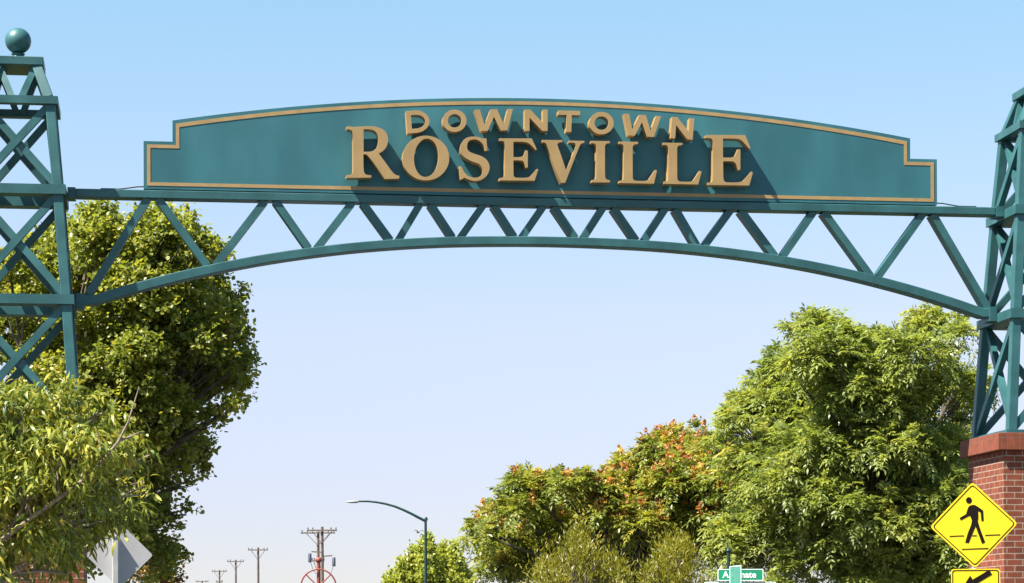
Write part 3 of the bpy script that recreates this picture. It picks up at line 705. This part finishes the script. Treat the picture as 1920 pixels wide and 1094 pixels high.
near_rows = [(60,770,52,.2),(20,790,60,0),(130,765,45,.6),(0,860,100,0),(100,870,85,-.3),(170,840,60,.2),(195,775,18,.5),(232,812,16,.8),(275,858,14,1.2),(60,950,95,-.2),(150,930,70,.2),(10,1040,90,-.2),(90,1040,70,.1),(185,885,30,.8),(-60,930,120,.2),(-70,780,80,.2),(160,815,45,.8),(205,850,22,.9),(240,850,14,1.0),(185,990,40,3.2),(160,960,40,3.4),(120,960,80,2.8),(60,1010,90,2.8),(272,915,18,4.2),(150,1010,50,3.6),(235,975,30,5.6),(20,960,100,1.8),(100,1060,50,2.0),(90,775,45,2.4),(150,820,36,2.6),(40,770,50,2.2),(195,840,40,2.2),(100,840,60,2.4)]
nt_, _ = make_tree('weeping_leaf_tree', 'small tree with long drooping yellow green leaves in the lower left corner', 'tree', near_rows, 33, .5, -120, (0.1, 0, 1.5), .13,
          lambda s: crown_broad(s, 12, .15, (.15, .235), 'lance', 1.05, .5), M_LF2, 18, M_BARK, nsub=9)
bx = nt_.location.x
br = [P(x, y, 32.55) for x, y in ((-60,1050),(-20,1028),(15,1005),(60,970),(110,935),(150,905),(190,868),(222,828),(241,790),(252,755),(261,725))]
bm_ = MB().tube([Vector((0.05, -.6, 1.9))] + [Vector((p.x - bx, p.y - 33, p.z)) for p in br], [.05,.04,.034,.03,.027,.024,.021,.018,.015,.012,.009,.006], 9)
for a, b in (((110,935),(100,850)),((150,905),(165,840)),((60,970),(20,880)),((190,868),(178,800)),((222,828),(262,810))):
    p, q = P(*a, 32.55), P(*b, 32.7); bm_.tube([(p.x-bx, p.y-33, p.z), ((p.x+q.x)/2-bx+.02, (p.y+q.y)/2-33, (p.z+q.z)/2), (q.x-bx, q.y-33, q.z)], [.018, .013, .006], 6)
bm_.build('bare_branch', M_BARK, nt_)
right_rows = [(1790,950,60),(1800,1040,60),(1760,1085,70),(1700,1085,70),(1640,1090,70,-1),(1375,790,22),(1440,735,24),(1510,622,24),(1575,628,24),(1690,670,26),(1800,640,24),(1818,680,22),(1840,730,22),(1360,820,22),(1480,690,24),(1410,760,22),(1655,645,22),(1345,850,26),(1530,620,34),(1590,650,50),(1545,690,70),(1640,650,40),(1480,720,60),(1745,618,42),(1785,635,30),(1720,680,70),(1640,720,80),(1420,770,55),(1510,790,95),(1640,800,110),(1760,760,75),(1815,735,38),(1395,800,38),(1460,880,80),(1560,900,110),(1690,910,110),(1790,860,55),(1620,1010,120),(1740,1030,90),(1490,1000,95),(1390,900,60),(1400,1040,80),(1540,1080,90),(1800,960,50),
              (1600,750,80,-1.3),(1690,760,75,-1.3),(1640,860,85,-1.4),(1540,850,70,-1.2),(1740,860,70,-1.3),(1480,920,70,-1.3),(1580,960,80,-1.5),(1690,970,70,-1.4),(1600,780,110,2.4),(1560,900,130,2.6),(1700,900,120,2.4),(1480,960,110,2.0)]
make_tree('tall_feathery_tree', 'tall bright green tree with drooping feathery leaves left of the right brick pier', 'tree', right_rows, 55, 1.9, 1620, (0, 0, 2.4), .2, lambda s: crown_pinnate(s, 6, 5, (.26, .44), (.11, .16)), M_LF3, 8.2, M_BARKD)
mid_rows = [(1260,930,55,-1.9),(1325,965,50,-2.0),(1200,985,50,-1.7),(1290,895,40,-1.4),(1355,925,45,-2.1),(1140,960,40,-1.5),(1385,1000,40,-2.2),(1345,865,34),(1305,850,26),(1240,832,16),(1222,848,18),(1255,845,16),(1190,900,22),(1140,910,22),(1055,920,22),(985,915,22),(925,970,22),(895,1005,20),(1265,862,24),(1237,850,24),(1205,885,28),(1160,905,40),(1240,880,45),(1100,925,40),(1030,925,40),(985,920,38),(960,960,42),(905,1000,24),(930,1030,40),(1290,860,55),(1300,930,70),(1220,950,65),(1130,985,75),(1030,990,70),(940,1075,50),(1050,1060,80),(1180,1050,90),(1310,1020,80),(1345,880,50),(1370,960,60),
            (1100,1000,90,2.2),(1240,980,110,2.4),(1000,1010,80,1.8)]
mt_, msh = make_tree('seed_pod_tree', 'round green tree covered in orange seed clusters left of the tall feathery tree', 'tree', mid_rows, 62, 1.7, 1150, (0, 0, 2.2), .18, lambda s: crown_pinnate(s, 6, 5, (.28, .45), (.12, .17)), M_LF4, 9, M_BARKD)
p, d, t = msh
sel = np.where((d[:, 2] > -.05) & (d[:, 1] < .5))[0]; wgt = np.clip((p[sel, 0] - .0) / 3.0, .1, 1.0); cl = rng.choice(sel, 760, replace=False, p=wgt / wgt.sum())
k = 26; P0 = rep(p[cl] + d[cl]*.12, k); hgt = rng.random((len(P0), 1))
pos = P0 + rng.normal(size=P0.shape)*.075*(1.1 - hgt) + np.array([0, 0, .22])*hgt
me = leaves_mesh('seed_clusters', 'broad', pos - np.array([mt_.location.x, 62, 0]), rand_dir(len(pos)), rand_dir(len(pos)), rng.uniform(.055, .095, len(pos)), rep(rng.normal(.5, .25, len(cl)), k) + rng.normal(0, .12, len(pos)))
link_mesh('seed_clusters', me, M_POD, mt_)
def plume(cx, hw, top, Y):
    out = []
    for k in range(34):
        dx = rng.uniform(-1.1, 1.1); y0 = top + 62 * abs(dx) ** 1.3 + rng.uniform(-8, 85)
        rx, rz = rng.uniform(7, 13), rng.uniform(22, 44); yy = Y + rng.uniform(-.7, .7)
        c = P(cx + dx * hw + rng.normal(0, 4), y0 + rz, yy); out.append((tuple(c), (rx*yy/F, rx*yy/F, rz*yy/F)))
    return out
def feathery(s): return crown_broad(s, 16, .2, (.09, .15), 'fine', -.7, .3)
make_tree('feathery_shrub', 'yellow green feathery shrub in front of the middle of the seed pod tree', 'shrub', None, 56, .5, 1070, (0, 0, .5), .03, feathery, M_LF5, 50, M_BARKD, lobes=plume(1085, 72, 985, 56), nsub=7, down=.9)
make_tree('feathery_shrub', 'yellow green feathery shrub just left of the street name blades', 'shrub', None, 55, .5, 1285, (0, 0, .5), .03, feathery, M_LF5, 50, M_BARKD, lobes=plume(1275, 58, 998, 55), nsub=7, down=.9)
far_lobes = []
for px, py in ((722,1088),(733,1074),(748,1056),(762,1046),(777,1030),(789,1016),(803,1012),(818,1032),(833,1024),(842,1042),(854,1023),(867,1050),(879,1074)):
    yy = 160 + rng.uniform(-1.2, 1.2); z0 = py
    for rx, rz in ((4.5, 15), (7, 20), (11, 28), (17, 38)):
        z0 += rz * .75
        if z0 - rz > 1110: break
        far_lobes.append((tuple(P(px + rng.normal(0, 2), z0, yy)), (rx*yy/F, rx*yy/F, rz*yy/F)))
make_tree('far_tree', 'small bright yellow green tree far down the street behind the street lamp', 'tree', None, 160, 0, 800, (0, 0, 1.6), .14, lambda s: crown_broad(s, 10, .2, (.15, .22), 'broad', -.5, .5), M_LF6, 22, M_BARKD, lobes=far_lobes, nsub=9, down=.9)
make_tree('russet_shrub', 'small russet and yellow shrub beside the grey sign back', 'shrub', [(300,1052,26),(318,1092,18),(285,1085,30)], 58, .3, 300, (0, 0, .9), .05, lambda s: crown_broad(s, 10, .14, (.07, .1)), M_LF7, 40, M_BARKD)
